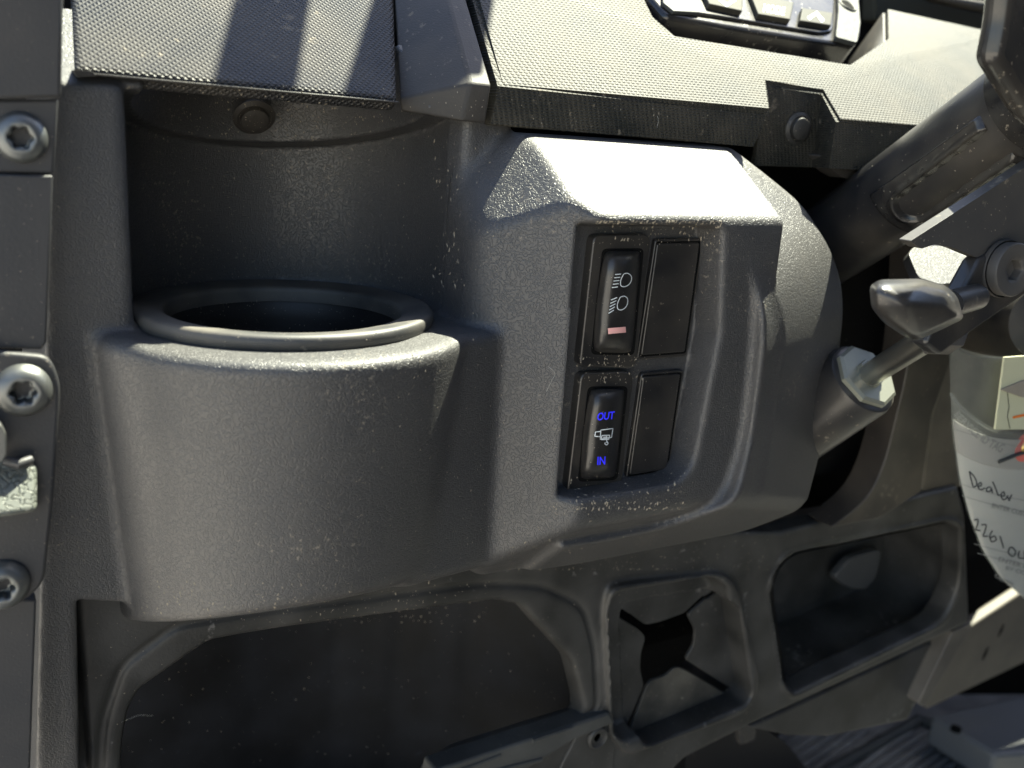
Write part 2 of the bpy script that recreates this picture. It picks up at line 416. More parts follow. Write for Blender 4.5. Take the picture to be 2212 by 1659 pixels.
# ================================================================== 3 switches
YF = 230.
def strokes_icon(name, strokes, w_, y, parent, m):
    V, Fc = ribbon(strokes, w_, lambda u, v: P(u, v, y)); return mesh_obj(name, V, Fc, m, parent, False)
def arc(cx_, cy_, rx, ry, a0, a1, n=14, rot=0):
    o = []
    for k in range(n+1):
        t = R_(a0+(a1-a0)*k/n); x, y = rx*math.cos(t), ry*math.sin(t); r = R_(rot)
        o.append((cx_+x*math.cos(r)-y*math.sin(r), cy_+x*math.sin(r)+y*math.cos(r)))
    return o
def rocker_switch(label, bez, rock, ybez, yr):
    t = thing('rocker_switch', label, 'switch', P(sum(p[0] for p in bez)/len(bez), max(p[1] for p in bez), YF), 'rocker switches'); t['group'] = 'rocker switches'
    prism('bezel', rnd(bez, [16, 22, 20, 14]), ybez, YF-ybez+.5, MT['switch'], t, .5)
    # rocker: a pillow surface
    q = [np.array(p, float) for p in rock]            # TL TR BR BL
    nu, nv = 22, 40; V = []; Fc = []
    for j in range(nv+1):
        b = j/nv
        for i in range(nu+1):
            a = i/nu
            p = (q[0]*(1-a)+q[1]*a)*(1-b)+(q[3]*(1-a)+q[2]*a)*b
            # superellipse rounding of the corners
            s, r = 2*a-1, 2*b-1
            cs = 1-.055*abs(r)**8; ct = 1-.03*abs(s)**6
            cpt = (q[0]+q[1]+q[2]+q[3])/4; mid = (q[0]*(1-b)+q[3]*b+q[1]*(1-b)+q[2]*b)/2
            p = mid+(p-mid)*cs
            midv = (q[0]*(1-a)+q[1]*a+q[3]*(1-a)+q[2]*a)/2; p = midv+(p-midv)*ct
            prof_ = (1-abs(s)**2.3)**.6*(1-abs(r)**5)**.5; p = p-np.array([4.5*(1-r*r)*(1-a), 0])
            saddle = 2.2*r*r - .6                       # ends stand higher than the middle
            y = ybez+.6-(ybez+.6-yr)*prof_*(1.0)-saddle*.5*prof_
            V.append(P(p[0], p[1], y))
    for j in range(nv):
        for i in range(nu):
            a = j*(nu+1)+i; Fc.append([a, a+nu+1, a+nu+2, a+1])
    V = np.array(V); rk = mesh_obj('rocker', V, Fc, MT['switch'], t)
    # dark seam round the rocker
    o = [q[0]+(-4, -4), q[1]+(5, -4), q[2]+(4, 4), q[3]+(-4, 4)]
    prism('seam', rnd([tuple(p) for p in o], 12), ybez-.06, .5, MT['dark'], t, 0)
    return t, rk
yI = 221.4
s1, r1 = rocker_switch('upper rocker switch with two white headlight symbols and a pink bar', [(1283, 508), (1408, 506), (1375, 796), (1252, 792)], [(1305, 541), (1386, 540), (1366, 764), (1280, 762)], 226.6, 220.8)
s2, r2 = rocker_switch('lower rocker switch reading OUT and IN with a winch symbol', [(1256, 806), (1370, 802), (1343, 1052), (1225, 1068)], [(1274, 839), (1352, 838), (1330, 1033), (1252, 1037)], 226.6, 220.8)
def on(rk, lift=.12):
    """maps a picture point onto the rocker's own surface"""
    from mathutils.bvhtree import BVHTree
    me = rk.data; org = np.array(rk.parent.location)
    tr = BVHTree.FromPolygons([tuple(v.co) for v in me.vertices], [tuple(p.vertices) for p in me.polygons])
    def fn(u, v):
        d = Vector(ray(u, v)).normalized(); o_ = BASE-Vector(org)
        hit = tr.ray_cast(o_, d)
        if hit[0] is None: return P(u, v, yI)
        q = (np.array(hit[0]-d*lift*.001)+org-np.array(BASE))*1000
        return q
    return fn
f1, f2 = on(r1), on(r2)
def dense(s, n=6):
    out = []
    for a, b in zip(s[:-1], s[1:]):
        for k in range(n): out.append((a[0]+(b[0]-a[0])*k/n, a[1]+(b[1]-a[1])*k/n))
    out.append(s[-1]); return out
def icon(name, strokes, w_, fn, parent, m):
    V, Fc = ribbon([dense(s, 4) for s in strokes], w_, fn); return mesh_obj(name, V, Fc, m, parent, False)
# low beam / high beam marks   (zoom -> picture: 1080+x*.423, 432+y*.423)
def z(pts): return [(1080+x*.423, 432+y*.423) for x, y in pts]
D1 = z([(632, 378), (617, 410), (618, 438), (640, 442), (662, 428), (672, 405), (668, 385), (650, 374), (632, 378)])
icon('headlight_symbol', [smooth_line(D1, 4)]+[z([(588-k*4, 381+k*16.5), (618-k*4, 378+k*16.5)]) for k in range(5)], 1.7, f1, s1, MT['white'])
D2 = z([(614, 497), (600, 530), (602, 556), (622, 561), (644, 545), (653, 520), (649, 500), (632, 491), (614, 497)])
icon('high_beam_symbol', [smooth_line(D2, 4)]+[z([(567-k*3, 511+k*17), (598-k*4, 498+k*16)]) for k in range(5)], 1.7, f1, s1, MT['white'])
bar = z([(552, 670), (643, 662)])
icon('pink_bar', [dense(bar, 10)], 12.5, f1, s1, MT['pink'])
text('out_lettering', 'OUT', (1291, 908), (1330, 904), 16, f2, MT['blue'], s2, .3)
text('in_lettering', 'IN', (1290, 1004), (1309, 1003), 17, f2, MT['blue'], s2, .12)
win = [z([(515, 1175), (577, 1167), (570, 1212), (512, 1222), (515, 1175)]), z([(512, 1182), (488, 1185), (484, 1207), (510, 1208)]),
       z([(520, 1203), (560, 1201), (556, 1222), (518, 1224), (520, 1203)]), z([(527, 1212), (548, 1210)]), z([(545, 1205), (545, 1240)]), smooth_line(z([(545, 1232), (552, 1242), (545, 1250), (536, 1246), (538, 1238)]), 3)]
icon('winch_symbol', win, 2.0, f2, s2, MT['white'])
def blank(label, poly, inset):
    t = thing('blank_plate', label, 'switch blank', P(poly[0][0], max(p[1] for p in poly), YF), 'blank switch covers')
    prism('surround', rnd(poly, 8), 228.4, 2, MT['switch'], t, .4)
    q = np.array(poly, float); c_ = q.mean(0); a = c_+(q-c_)*np.array([inset[0], inset[1]])
    prism('groove', rnd([tuple(p) for p in a], 6), 228.3, .3, MT['dark'], t, 0)
    a = c_+(q-c_)*np.array([inset[0]-.06, inset[1]-.03])
    prism('cover', rnd([tuple(p) for p in a], 5), 227.6, 1.5, MT['switch'], t, .35)
blank('blank switch cover right of the headlight switch', [(1416, 516), (1521, 514), (1484, 770), (1376, 778)], (.93, .95))
blank('blank switch cover right of the winch switch', [(1386, 806), (1478, 798), (1444, 1022), (1352, 1036)], (.93, .95))

# ================================================================== 4 pads above
NP = np.array([0, -.6, .8]); NP /= np.linalg.norm(NP)
lp = thing('dash_pad', 'left dashboard pad with coarse diamond texture and sun stripes', 'dashboard pad', (80, 254, 6))
pl0 = P(500, 184, 259.5)
lpoly = pn([(160, 149), (859, 214), (850, -90), (150, -90)], pl0, NP)
slab('pad_face', lpoly, -NP*5, MT['pad'], lp, 1.8, 4)
prism('lower_lip', [(186, 156), (862, 219), (862, 224), (186, 162)], 257.6, 4, MT['trim'], lp, .3)
prism('end_clip', rnd([(158, 150), (196, 153), (212, 164), (168, 168)], 6), 257, 6, MT['trim'], lp, .8)

ct = thing('dash_trim', 'narrow faceted dashboard trim between the two textured pads', 'dashboard trim', (130, 240, 0))
p0 = P(1300, 210, 253)
a = P(1016, 180, 253.5); b = P(1062, 184, 252); c_ = P(1050, 266, 252.5); d = P(997, 262, 254)
e = P(862, 213, 266); g = P(866, 240, 266.5)
at = Pn(948, -80, p0+NP*.2, NP); bt = Pn(984, -80, p0+NP*.2, NP); et = Pn(848, -80, pl0+NP*1.5, NP)
b2 = b+np.array([0, 14, 0]); c2 = c_+np.array([0, 14, 0]); bt2 = bt-NP*12
V = [a, b, c_, d, e, g, at, bt, et, b2, c2, bt2]
ob = mesh_obj('faceted_trim', V, [[0, 3, 2, 1], [4, 5, 3, 0], [8, 4, 0, 6], [6, 0, 1, 7], [1, 2, 10, 9], [7, 1, 9, 11]], MT['trim'], ct, True, 25)
sd = ob.modifiers.new('thick', 'SOLIDIFY'); sd.thickness = .003; sd.offset = -1; bevel(ob, 1.6, 3, 20)

rp = thing('dash_pad', 'large dashboard pad with fine texture in full sun', 'dashboard pad', (250, 240, 0))
top = [(984+14, -80), (1385, -80), (1379, 0), (1403, 50), (1450, 91), (1830, 152), (1912, 94), (1911, 30), (2157, 83), (2600, 174), (2600, 332), (1806, 262), (1775, 203), (1652, 187), (1658, 249), (1076, 185)]
T = pn(top, p0, NP); n = len(T)
def down(p, u, v):     # vertical drop from p to the ray (u,v) at the same y
    return P(u, v, p[1])
V = list(T); Fc = [list(range(n))[::-1]]
i_l, i_r = 15, 14
V += [down(T[15], 1060, 269), down(T[14], 1628, 317)]; A1, A2 = n, n+1; Fc.append([15, A1, A2, 14][::-1])
q = T[15]+np.array([0, 14, 0]); q2 = V[A1]+np.array([0, 14, 0]); V += [q, q2]; Fc.append([15, n+2, n+3, A1][::-1])
q = T[0]-NP*12; V.append(q); Fc.append([0, n+4, n+2, 15][::-1])
# notch: back wall below 13-12, right wall 12-11
dz13 = T[13]-np.array([0, 0, 28.]); dz12 = T[12]-np.array([0, 0, 27.]); V += [dz13, dz12]; B1, B2 = n+5, n+6
Fc.append([13, B1, B2, 12][::-1])
dz11 = P(1764, 352, 232.); dz11 = T[11]-np.array([0, 0, 17.]); V.append(dz11); B3 = n+7; Fc.append([12, B2, B3, 11][::-1])
dz10 = T[10]-np.array([0, 0, 15.]); V.append(dz10); Fc.append([11, B3, n+8, 10][::-1])
ob = mesh_obj('pad_shell', V, Fc, MT['padr'], rp, True, 25)
sd = ob.modifiers.new('thick', 'SOLIDIFY'); sd.thickness = .0025; sd.offset = 1; bevel(ob, .9, 3, 20)
# opening walls round the display
V = []; Fc = []
for i in (1, 2, 3, 4, 5, 6, 7): V += [T[i]+NP*.1, T[i]-NP*26]
for i in range(6): Fc.append([2*i, 2*i+1, 2*i+3, 2*i+2])
ob = mesh_obj('opening_wall', V, Fc, MT['trim'], rp, True, 25); sd = ob.modifiers.new('thick', 'SOLIDIFY'); sd.thickness = .002; sd.offset = 0
rivet(rp, P(1722, 277, T[13][1]-.3), (-.1, -.97, -.1), 6.0, MT['lower'])
gl = [Pn(u, v, p0+NP*.25, NP) for u, v in smooth_line([(2050, 58), (2078, 92), (2100, 128), (2117, 152)], 6)]
tube('seam_line', gl, .5, MT['dark'], rp, 8)

# ================================================================== 5 instrument display
dp = thing('instrument_display', 'instrument display with MODE and arrow buttons at the top of the dashboard', 'display', (270, 262, 20))
pd0 = p0+NP*5
face = rnd([(1385, -90), (1402, -10), (1440, 34), (1561, 56), (1763, 88), (1848, 98), (1862, 70), (1852, -90)], [0, 10, 14, 10, 10, 8, 14, 0])
slab('housing', pn(face, pd0, NP), -NP*34, MT['gloss'], dp, 1.6, 3)
fr = pn(rnd([(1440, -90), (1447, 5), (1470, 22), (1552, 34), (1770, 70), (1800, 66), (1806, -90)], [0, 8, 10, 6, 8, 8, 0]), pd0+NP*1.2, NP)
slab('front_frame', fr, -NP*2, MT['gloss'], dp, .6)
def but(name, poly, lift=3.2):
    o = slab('button', pn(poly, pd0+NP*lift, NP), -NP*6.5, MT['buttong'], dp, .5)
    return o
but('down', [(1517, -25), (1606, -12), (1604, 24), (1532, 8)]); but('mode', [(1620, -16), (1716, 4), (1708, 42), (1638, 30)]); but('up', [(1733, 16), (1800, 27), (1796, 55), (1728, 44)])
fb = lambda u, v: Pn(u, v, pd0+NP*3.35, NP)
text('mode_lettering', 'MODE', (1648, 25), (1694, 33), 17, fb, MT['white'], dp, 0)
mesh_obj('up_arrow', *ribbon([[(1746, 40), (1764, 28), (1778, 46)]], 8, fb), MT['white'], dp, False)
mesh_obj('down_arrow', *ribbon([[(1552, -5), (1570, 11), (1588, -2)]], 8, fb), MT['white'], dp, False)
slab('textured_corner', pn([(1429, -80), (1500, -80), (1512, 27), (1455, 24), (1432, 5)], pd0+NP*1.6, NP), -NP*1.5, MT['grey'], dp, .4)
slab('mounting_ear', pn(rnd([(1806, -80), (1848, -80), (1859, 50), (1852, 92), (1806, 80), (1812, 20)], 6), pd0+NP*2.2, NP), -NP*2, MT['grey'], dp, .6)
V, Fc = lathe_geo(Pn(1831, 12, pd0+NP*2.3, NP), NP, [(3.2, .1), (0, .1)], 24); mesh_obj('ear_hole', V, Fc, MT['dark'], dp, False)
V, Fc = lathe_geo(Pn(1831, 12, pd0+NP*2.3, NP), NP, [(4.4, 0), (3.9, .7), (3.2, .1)], 24); mesh_obj('hole_rim', V, Fc, MT['grey'], dp)

# ================================================================== 6 door pillar panel on the left
sp = thing('pillar_panel', 'black steel pillar panel with screws along the left edge', 'pillar panel', (5, 245, -180))
prism('upper_plate', [(-90, -90), (139, -90), (133, 212), (-90, 216)], 243, 5, MT['metalplate'], sp, .9)
prism('screw_plate', [(-90, 217), (127, 214), (117, 377), (-90, 371)], 245, 4, MT['metalplate'], sp, .7)
prism('middle_plate', [(-90, 373), (115, 379), (101, 740), (90, 756), (-90, 750)], 244, 5, MT['metalplate'], sp, .6)
prism('lower_plate', [(-90, 1290), (79, 1296), (62, 1750), (-90, 1750)], 243, 5, MT['metalplate'], sp, .6)
prism('striker_plate', rnd([(-90, 752), (108, 770), (132, 828), (118, 1060), (96, 1262), (50, 1302), (-90, 1332)], [0, 26, 34, 60, 26, 26, 0]), 239.5, 3.2, MT['metalplate'], sp, .9)
V = [P(-60, 1000, 238), P(58, 990, 237.5), P(80, 1003, 238), P(80, 1102, 229.5), P(22, 1112, 229), P(-60, 1122, 228.5),
     P(-60, 1000, 241), P(58, 990, 241), P(80, 1003, 241), P(79, 1104, 241), P(22, 1114, 241), P(-60, 1124, 241)]
ob = mesh_obj('striker_pad', V, [[0, 5, 4, 3, 2, 1], [0, 1, 7, 6], [1, 2, 8, 7], [2, 3, 9, 8], [3, 4, 10, 9], [4, 5, 11, 10]], mat('worn striker pad', (.09, .10, .09), .5, .6, grain='leather', gscale=520, gd=.0004, dust=1, dscale=500, film=.25, dcol=(.5, .5, .42)), sp, True, 30); bevel(ob, 1.2)
prism('striker_tab', rnd([(-60, 905), (2, 918), (14, 940), (14, 985), (4, 1000), (-60, 1000)], 6), 231, 5, MT['screw'], sp, 1.2)
tube('striker_edge', [P(14, 996, 236.5), P(40, 1003, 234.5), P(66, 994, 236.5)], 1.2, MT['metalplate'], sp, 12)
def screw(c, r):
    """domed screw with a six-lobed socket"""
    e1, e2, a_ = frame((-.04, -1, .03)); seg = 72; V = []; Fc = []; c = np.array(c)
    rings = [(1.06, 0, 0), (1.06, .12, 0), (1.0, .2, 0), (.95, .36, 0), (.82, .50, 0), (.65, .58, 0), (.54, .60, 0), (.47, .57, .5), (.42, .50, 1), (.40, .15, 1), (.38, -.05, 1), (.0, -.1, 0)]
    for rr, hh, lob in rings:
        for k in range(seg):
            t = 2*math.pi*k/seg; q_ = r*rr*(1+lob*.15*math.cos(6*t)); V.append(c+a_*hh*r+(e1*math.cos(t)+e2*math.sin(t))*max(q_, 1e-4))
    for i in range(len(rings)-1):
        for k in range(seg):
            j = (k+1) % seg; Fc.append([i*seg+k, i*seg+j, (i+1)*seg+j, (i+1)*seg+k])
    return mesh_obj('screw', V, Fc, MT['screw'], sp, True, 50)
screw(P(44, 297, 244.8), 5.3); screw(P(50, 842, 239.2), 5.9); screw(P(4, 1262, 239.2), 5.9)

# ================================================================== 7 lower panel
low = thing('lower_panel', 'dusty lower dashboard panel with storage opening and square knockout', 'lower dashboard', (250, 275, -290))
H2 = 1.1
x0, x1, y0, y1, z0, z1 = 14, 480, 258, 300, -345, -126
gx = np.arange(x0, x1, H2, dtype=np.float32); gy = np.arange(y0, y1, H2, dtype=np.float32); gz = np.arange(z0, z1, H2, dtype=np.float32)
X = gx[:, None, None]; Y = gy[None, :, None]; Z = gz[None, None, :]
YL = 272.
outer = [(160, 1270), (1500, 1150), (1690, 1150), (2000, 1068), (2072, 1052), (2086, 1112), (2096, 1345), (2054, 1366), (1618, 1569), (1480, 1640), (1400, 1720), (950, 1750), (200, 1750)]
f = smax(XZ(outer, YL)+0*Y, YL-Y+0*X+0*Z, 2.5)
f = np.maximum(f, Y-283+0*X+0*Z)
# storage opening
bino = [(255, 1760), (266, 1600), (279, 1533), (303, 1492), (398, 1425), (454, 1387), (593, 1362), (889, 1322), (1073, 1298), (1130, 1310), (1175, 1360), (1240, 1430), (1262, 1520), (1262, 1556), (1000, 1640), (940, 1680), (900, 1760)]
f = smax(f, -(XZ(rnd(bino, 14), YL)+(Y-YL)*.1), 3.)
# arched groove round it
bg_ = XZ(rnd([(205, 1800), (222, 1560), (262, 1440), (380, 1352), (560, 1322), (1040, 1262), (1170, 1266), (1262, 1310), (1285, 1400), (1292, 1540)], 30), YL)
f = smax(f, -(1.0-np.sqrt((bg_)**2+(Y-YL)**2)), 1.2) if False else smax(f, -(np.sqrt(bg_**2+(Y-YL)**2)-1.3), 1.0)
# corner step in shade below the flange
f = smin(f, smax(XZ([(160, 1290), (262, 1300), (262, 1560), (178, 1700), (160, 1700)], YL)+0*Y, YL+3-Y+0*X+0*Z, 2), 1)
# knockout frame
ko = rnd([(1316, 1262), (1562, 1232), (1600, 1262), (1648, 1480), (1612, 1545), (1352, 1640), (1318, 1600), (1304, 1330)], [50, 36, 30, 30, 30, 22, 22, 30])
f = smin(f, smax(XZ(ko, YL-3)+1+0*Y, (YL-4)-Y+0*X+0*Z, 2.5), 2)
ki = rnd([(1330, 1284), (1545, 1250), (1572, 1268), (1606, 1480), (1590, 1505), (1358, 1603), (1333, 1590), (1322, 1330)], [40, 30, 26, 26, 22, 16, 20, 30])
f = smax(f, -np.maximum(XZ(ki, YL-4)+(Y-YL)*.15, Y-(YL+8)), 2.)
# star-shaped cut through the knockout floor (cut at the floor's depth)
yf = YL+8
kc = np.array([1465., 1425.])
hole = [tuple(kc+(np.array(q)-kc)*.88) for q in ki]
f = np.maximum(f, -(XZ(hole, yf)+0*Y))
# tray opening
tro = [(1700, 1202), (2050, 1128), (2075, 1142), (2077, 1260), (2040, 1345), (1716, 1500), (1698, 1480), (1668, 1262)]
f = smin(f, smax(XZ([(u+(u-1880)*.035, v+(v-1310)*.06) for u, v in rnd(tro, 16)], YL-1)+0*Y, (YL-2)-Y+0*X+0*Z, 1.5), 1.5)
f = smax(f, -(XZ(rnd(tro, [40, 12, 12, 60, 40, 14, 22, 50]), YL-2)+0*Y), 2.)
f = np.maximum(f, Y-283+0*X+0*Z)
net_obj('panel_moulding', f, (x0, y0, z0), H2, MT['lower'], low)
del f
# the four flaps of the knockout
kn = [[(1300, 1285), (1356, 1322), (1394, 1350), (1429, 1342), (1478, 1324), (1516, 1288), (1600, 1232), (1590, 1210), (1300, 1240)],
      [(1523, 1295), (1485, 1328), (1502, 1359), (1499, 1394), (1480, 1424), (1558, 1474), (1625, 1512), (1625, 1230), (1600, 1240)],
      [(1549, 1487), (1478, 1446), (1460, 1441), (1439, 1460), (1405, 1471), (1398, 1481), (1366, 1560), (1350, 1600), (1350, 1640), (1600, 1560), (1610, 1520)],
      [(1356, 1556), (1391, 1481), (1382, 1446), (1384, 1411), (1394, 1377), (1384, 1363), (1342, 1337), (1305, 1314), (1305, 1600), (1336, 1600)]]
MT['dusty'] = mat('dusty grey plastic', (.03, .03, .028), .6, .4, grain='fine', gscale=600, gd=.0001, dust=1, dscale=150, film=.5, dcol=(.24, .22, .18))
for i_, q in enumerate(kn):
    q = rnd(q, [0 if i_ in () else 9]*len(q), 3)
    T_ = px([tuple(kc+(np.array(a_)-kc)*(.96 if np.linalg.norm(np.array(a_)-kc) > 150 else 1)) for a_ in q], yf+.6+(.25 if i_ % 2 else 0))
    if False: T_ = T_+np.array([[0, 2.2 if (p_[2] > T_[:, 2].mean()) else 0, 0] for p_ in T_])
    slab('knockout_flap', T_, (0, 1.6, 0), MT['dusty'] if i_ == 2 else MT['lower'], low, .35, 2)
# liner boxes
def liner(name, poly, y, depth, m, parent, shrink=.0, shift=(0, 0, 0), back=True):
    A = px(poly, y); n_ = len(A); c_ = A.mean(0); B = c_+(A-c_)*(1-shrink)+np.array([shift[0], depth, shift[2]])
    V = np.vstack([A, B]); Fc = [[i, (i+1) % n_, (i+1) % n_+n_, i+n_] for i in range(n_)]
    if back: Fc.append(list(range(n_, 2*n_)))
    o = mesh_obj(name, V, Fc, m, parent, True, 40); return o
o = liner('tray_liner', rnd(tro, [40, 12, 12, 60, 40, 14, 22, 50]), YL+6, 46, MT['lower'], low, .08)
prism('tray_sun_patch', rnd([(1800, 1248), (1838, 1205), (1905, 1185), (1895, 1245), (1872, 1276), (1830, 1270)], 14), 312, 5, mat('grey sun patch', (.07, .072, .075), .5, .4), low, 1.5)  # added pale plate stands in for a sunlit patch on the tray's back
prism('foot', [(1618, 1572), (2052, 1368), (2040, 1400), (1988, 1505), (1960, 1556), (1790, 1592), (1700, 1590)], YL+9, 60, MT['lower'], low, 1.5)
prism('side_rail', [(2058, 1366), (2098, 1345), (2100, 1356), (1996, 1528), (1984, 1520)], YL+1, 30, MT['tan'], low, .8)
# storage bin: ribbed wall sheet behind the opening
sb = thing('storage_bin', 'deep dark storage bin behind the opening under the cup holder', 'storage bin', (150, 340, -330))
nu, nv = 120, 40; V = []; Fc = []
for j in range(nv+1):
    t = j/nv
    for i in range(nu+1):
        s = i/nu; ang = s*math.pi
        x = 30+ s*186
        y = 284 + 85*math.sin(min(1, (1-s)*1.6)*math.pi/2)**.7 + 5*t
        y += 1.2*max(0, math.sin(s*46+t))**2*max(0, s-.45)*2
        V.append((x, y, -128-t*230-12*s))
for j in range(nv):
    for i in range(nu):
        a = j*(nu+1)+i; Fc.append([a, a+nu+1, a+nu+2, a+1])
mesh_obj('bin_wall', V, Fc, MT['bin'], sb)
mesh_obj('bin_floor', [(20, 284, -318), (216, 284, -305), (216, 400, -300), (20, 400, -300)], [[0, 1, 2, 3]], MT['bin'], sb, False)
# flange side returning inwards beside the bin
prism('edge_rail', [(940, 1665), (1317, 1540), (1330, 1562), (1240, 1600), (1130, 1668), (1070, 1700), (930, 1710)], YL-3, 10, MT['edge'], low, 1.2)
for a, b in (((985, 1668), (1080, 1632)), ((1040, 1672), (1170, 1640)), ((1150, 1600), (1235, 1572))):
    tube('rib', [P(*a, YL-3), P(*b, YL-3)], 1.0, MT['edge'], low, 8)
bs = P(1290, 1592, YL-1.2)
prism('screw_tab', rnd([(1215, 1650), (1262, 1560), (1312, 1545), (1330, 1600), (1322, 1690), (1200, 1690)], 10), YL-1, 6, MT['lower'], low, 1)
lathe('tab_screw', bs, (0, -1, 0), [(5.0, 0), (5.0, .8), (4.2, 1.4), (3.6, .9), (2.0, .6), (1.8, -.2), (0, -.2)], MT['lower'], low, 32, 40)

# ================================================================== 8 column shroud, right of the pod
cs = thing('column_shroud', 'curved column opening shroud right of the switch pod', 'column shroud', (320, 275, -160))
prism('arched_frame', smooth_line([(1985, 520), (1976, 660), (1961, 790), (1937, 900), (1908, 1007), (1868, 1080), (1795, 1140)], 5)+[(1900, 1120), (1990, 1062), (2012, 900), (2068, 740), (2090, 520)], 264, 15, mat('brown black plastic', (.024, .021, .02), .45, .6, grain='fine', gscale=900, gd=.00008, dust=.3, film=.12), cs, 1.6)
prism('side_cover', [(2060, 735), (2330, 640), (2330, 1020), (2075, 1052), (1965, 1085), (1992, 1062), (2012, 900)], 276, 12, MT['tan'], cs, 1.5)
slab('lit_cover', pn(rnd([(1962, 545), (1990, 520), (2110, 520), (2120, 560), (2095, 606), (2030, 615), (1985, 600)], 10), P(2040, 610, 226), NP), -NP*4, MT['panel'], cs, 1)
prism('hanging_bracket', rnd([(1772, 334), (1890, 345), (1850, 384), (1826, 386), (1800, 370)], 8), 258, 8, MT['plate'], rp, 1.5)
tube('lock_barrel', [P(2120, 700, 262), P(2260, 700, 215)], 15, MT['tube'], cs, 48)

# ================================================================== 9 steering column
sc = thing('steering_column', 'black steering column tube with dented cover plate running up to the right', 'steering column', P(1990, 520, 230))
A = ray(1820, 507)*385.; B = ray(2191, 251)*300.
ax = (B-A); axn = ax/np.linalg.norm(ax); A = A-axn*80; B = B+axn*40; ax = B-A; Lc = np.linalg.norm(ax)
RC = 16.6
e1, e2, _ = frame(axn)
lathe('column_tube', A, axn, [(0, 0), (RC, 0), (RC, Lc)], MT['tube'], sc, 96, 40)
# cover plate: part of a slightly wider tube with a pressed dimple
toC = -A-axn*np.dot(-A, axn); toC /= np.linalg.norm(toC); tn = np.cross(axn, toC)
def colpt(s, th, r): return A+axn*s+(toC*math.cos(th)+tn*math.sin(th))*r
def col_sth(u, v, r):
    d = ray(u, v); d = d/np.linalg.norm(d); o_ = -A
    dp_ = d-axn*np.dot(d, axn); op = o_-axn*np.dot(o_, axn)
    a_ = dp_@dp_; b_ = 2*dp_@op; c__ = op@op-r*r; disc = b_*b_-4*a_*c__
    t = (-b_-math.sqrt(max(disc, 0)))/(2*a_); p = d*t; s = np.dot(p-A, axn); q = (p-A)-axn*s
    return s, math.atan2(np.dot(q, tn), np.dot(q, toC))
cor = [col_sth(u, v, RC+1.6) for u, v in ((1884, 412), (2113, 240), (1966, 519), (2195, 350))]
s0 = np.mean([cor[0][0], cor[2][0]]); s1_ = np.mean([cor[1][0], cor[3][0]]); t0 = cor[0][1]; t1 = cor[2][1]
sd0 = col_sth(1968, 452, RC+1.6); sd1 = col_sth(2140, 325, RC+1.6)
nu, nv = 90, 60; V = []; Fc = []
for j in range(nv+1):
    for i in range(nu+1):
        a_, b_ = i/nu, j/nv
        # rounded outline
        x_ = 2*a_-1; y_ = 2*b_-1
        s = s0+(s1_-s0)*(a_); th = t0+(t1*1.05-t0)*b_
        edge = max(abs(x_), abs(y_)); k = min(1, (1-edge)*14)
        r = RC+1.5*math.sin(k*math.pi/2)
        # capsule-shaped press
        P0 = np.array([sd0[0], sd0[1]*RC]); P1 = np.array([sd1[0], sd1[1]*RC]); q = np.array([s, th*RC]); d_ = P1-P0
        tt = min(1, max(0, (q-P0)@d_/(d_@d_))); dd = np.linalg.norm(q-P0-d_*tt)*1.18
        r -= 3.4*max(0, 1-(dd/7.2)**2)**.8 - .5*math.exp(-((dd-8)/1.2)**2)
        r += .25*math.sin(s*.9+th*3)*math.exp(-(dd/9)**2)
        V.append(colpt(s, th, r))
for j in range(nv):
    for i in range(nu):
        a_ = j*(nu+1)+i; Fc.append([a_, a_+nu+1, a_+nu+2, a_+1])
mesh_obj('cover_plate', V, Fc, MT['gloss'], sc)
lathe('end_collar', A, axn, [(RC-1, Lc*.84), (RC+.8, Lc*.843), (RC+1.2, Lc*.86), (RC+1.2, Lc*.93), (0, Lc*.93)], MT['gloss'], sc, 96, 50)
prism('bracket_plate', rnd([(1966, 521), (2240, 345), (2330, 300), (2330, 640), (2200, 620), (2120, 560), (2062, 536), (2020, 527), (1990, 538)], [4, 0, 0, 0, 0, 10, 10, 8, 6]), 176, 4, MT['plate'], sc, .8)
prism('wheel_shroud', rnd([(2150, 130), (2168, 40), (2178, -60), (2330, -60), (2330, 330), (2230, 260)], [20, 20, 0, 0, 0, 30]), 152, 7, MT['gloss'], sc, 3, 4)

tl_ = thing('tilt_lever', 'tilt lever arm with faceted black knob below the steering column', 'tilt lever', P(2010, 740, 195))
prism('arm', rnd([(2118, 560), (2175, 535), (2240, 560), (2330, 520), (2330, 560), (2212, 640), (2066, 742), (2030, 770), (2000, 745), (2012, 715), (2062, 660)], 10), 174, 6, MT['tube'], tl_, 1.8)
bc = P(2166, 580, 173.5)
lathe('bolt', bc, (-.12, -1, .05), [(7.4, -.6), (8.7, -.6), (8.9, .3), (8.7, 1.2)], MT['plate'], tl_, 48, 40)
seg = 48; e1b, e2b, ab = frame((-.12, -1, .05)); V = []; Fc = []
rings = [(8.2, 1.2, 0), (8.2, 4.0, 0), (7.8, 4.5, 0), (4.3, 4.6, 0), (3.6, 4.3, .5), (3.3, 4.0, 1), (3.1, 1.4, 1), (0, 1.2, 0)]
for r, h, lob in rings:
    for k in range(seg):
        t = 2*math.pi*k/seg; hx = 1/max(math.cos((t % (math.pi/3))-math.pi/6), .1)*.9 if lob else 1
        rr = r*(1+(hx-1)*lob); V.append(bc+ab*h+(e1b*math.cos(t)+e2b*math.sin(t))*max(rr, 1e-4))
for i in range(len(rings)-1):
    for k in range(seg):
        j = (k+1) % seg; Fc.append([i*seg+k, i*seg+j, (i+1)*seg+j, (i+1)*seg+k])
mesh_obj('bolt_head', V, Fc, MT['plate'], tl_, True, 40)
tube('stem', [P(2050, 657, 164), P(2108, 641, 171)], 3.9, MT['tube'], tl_, 24)
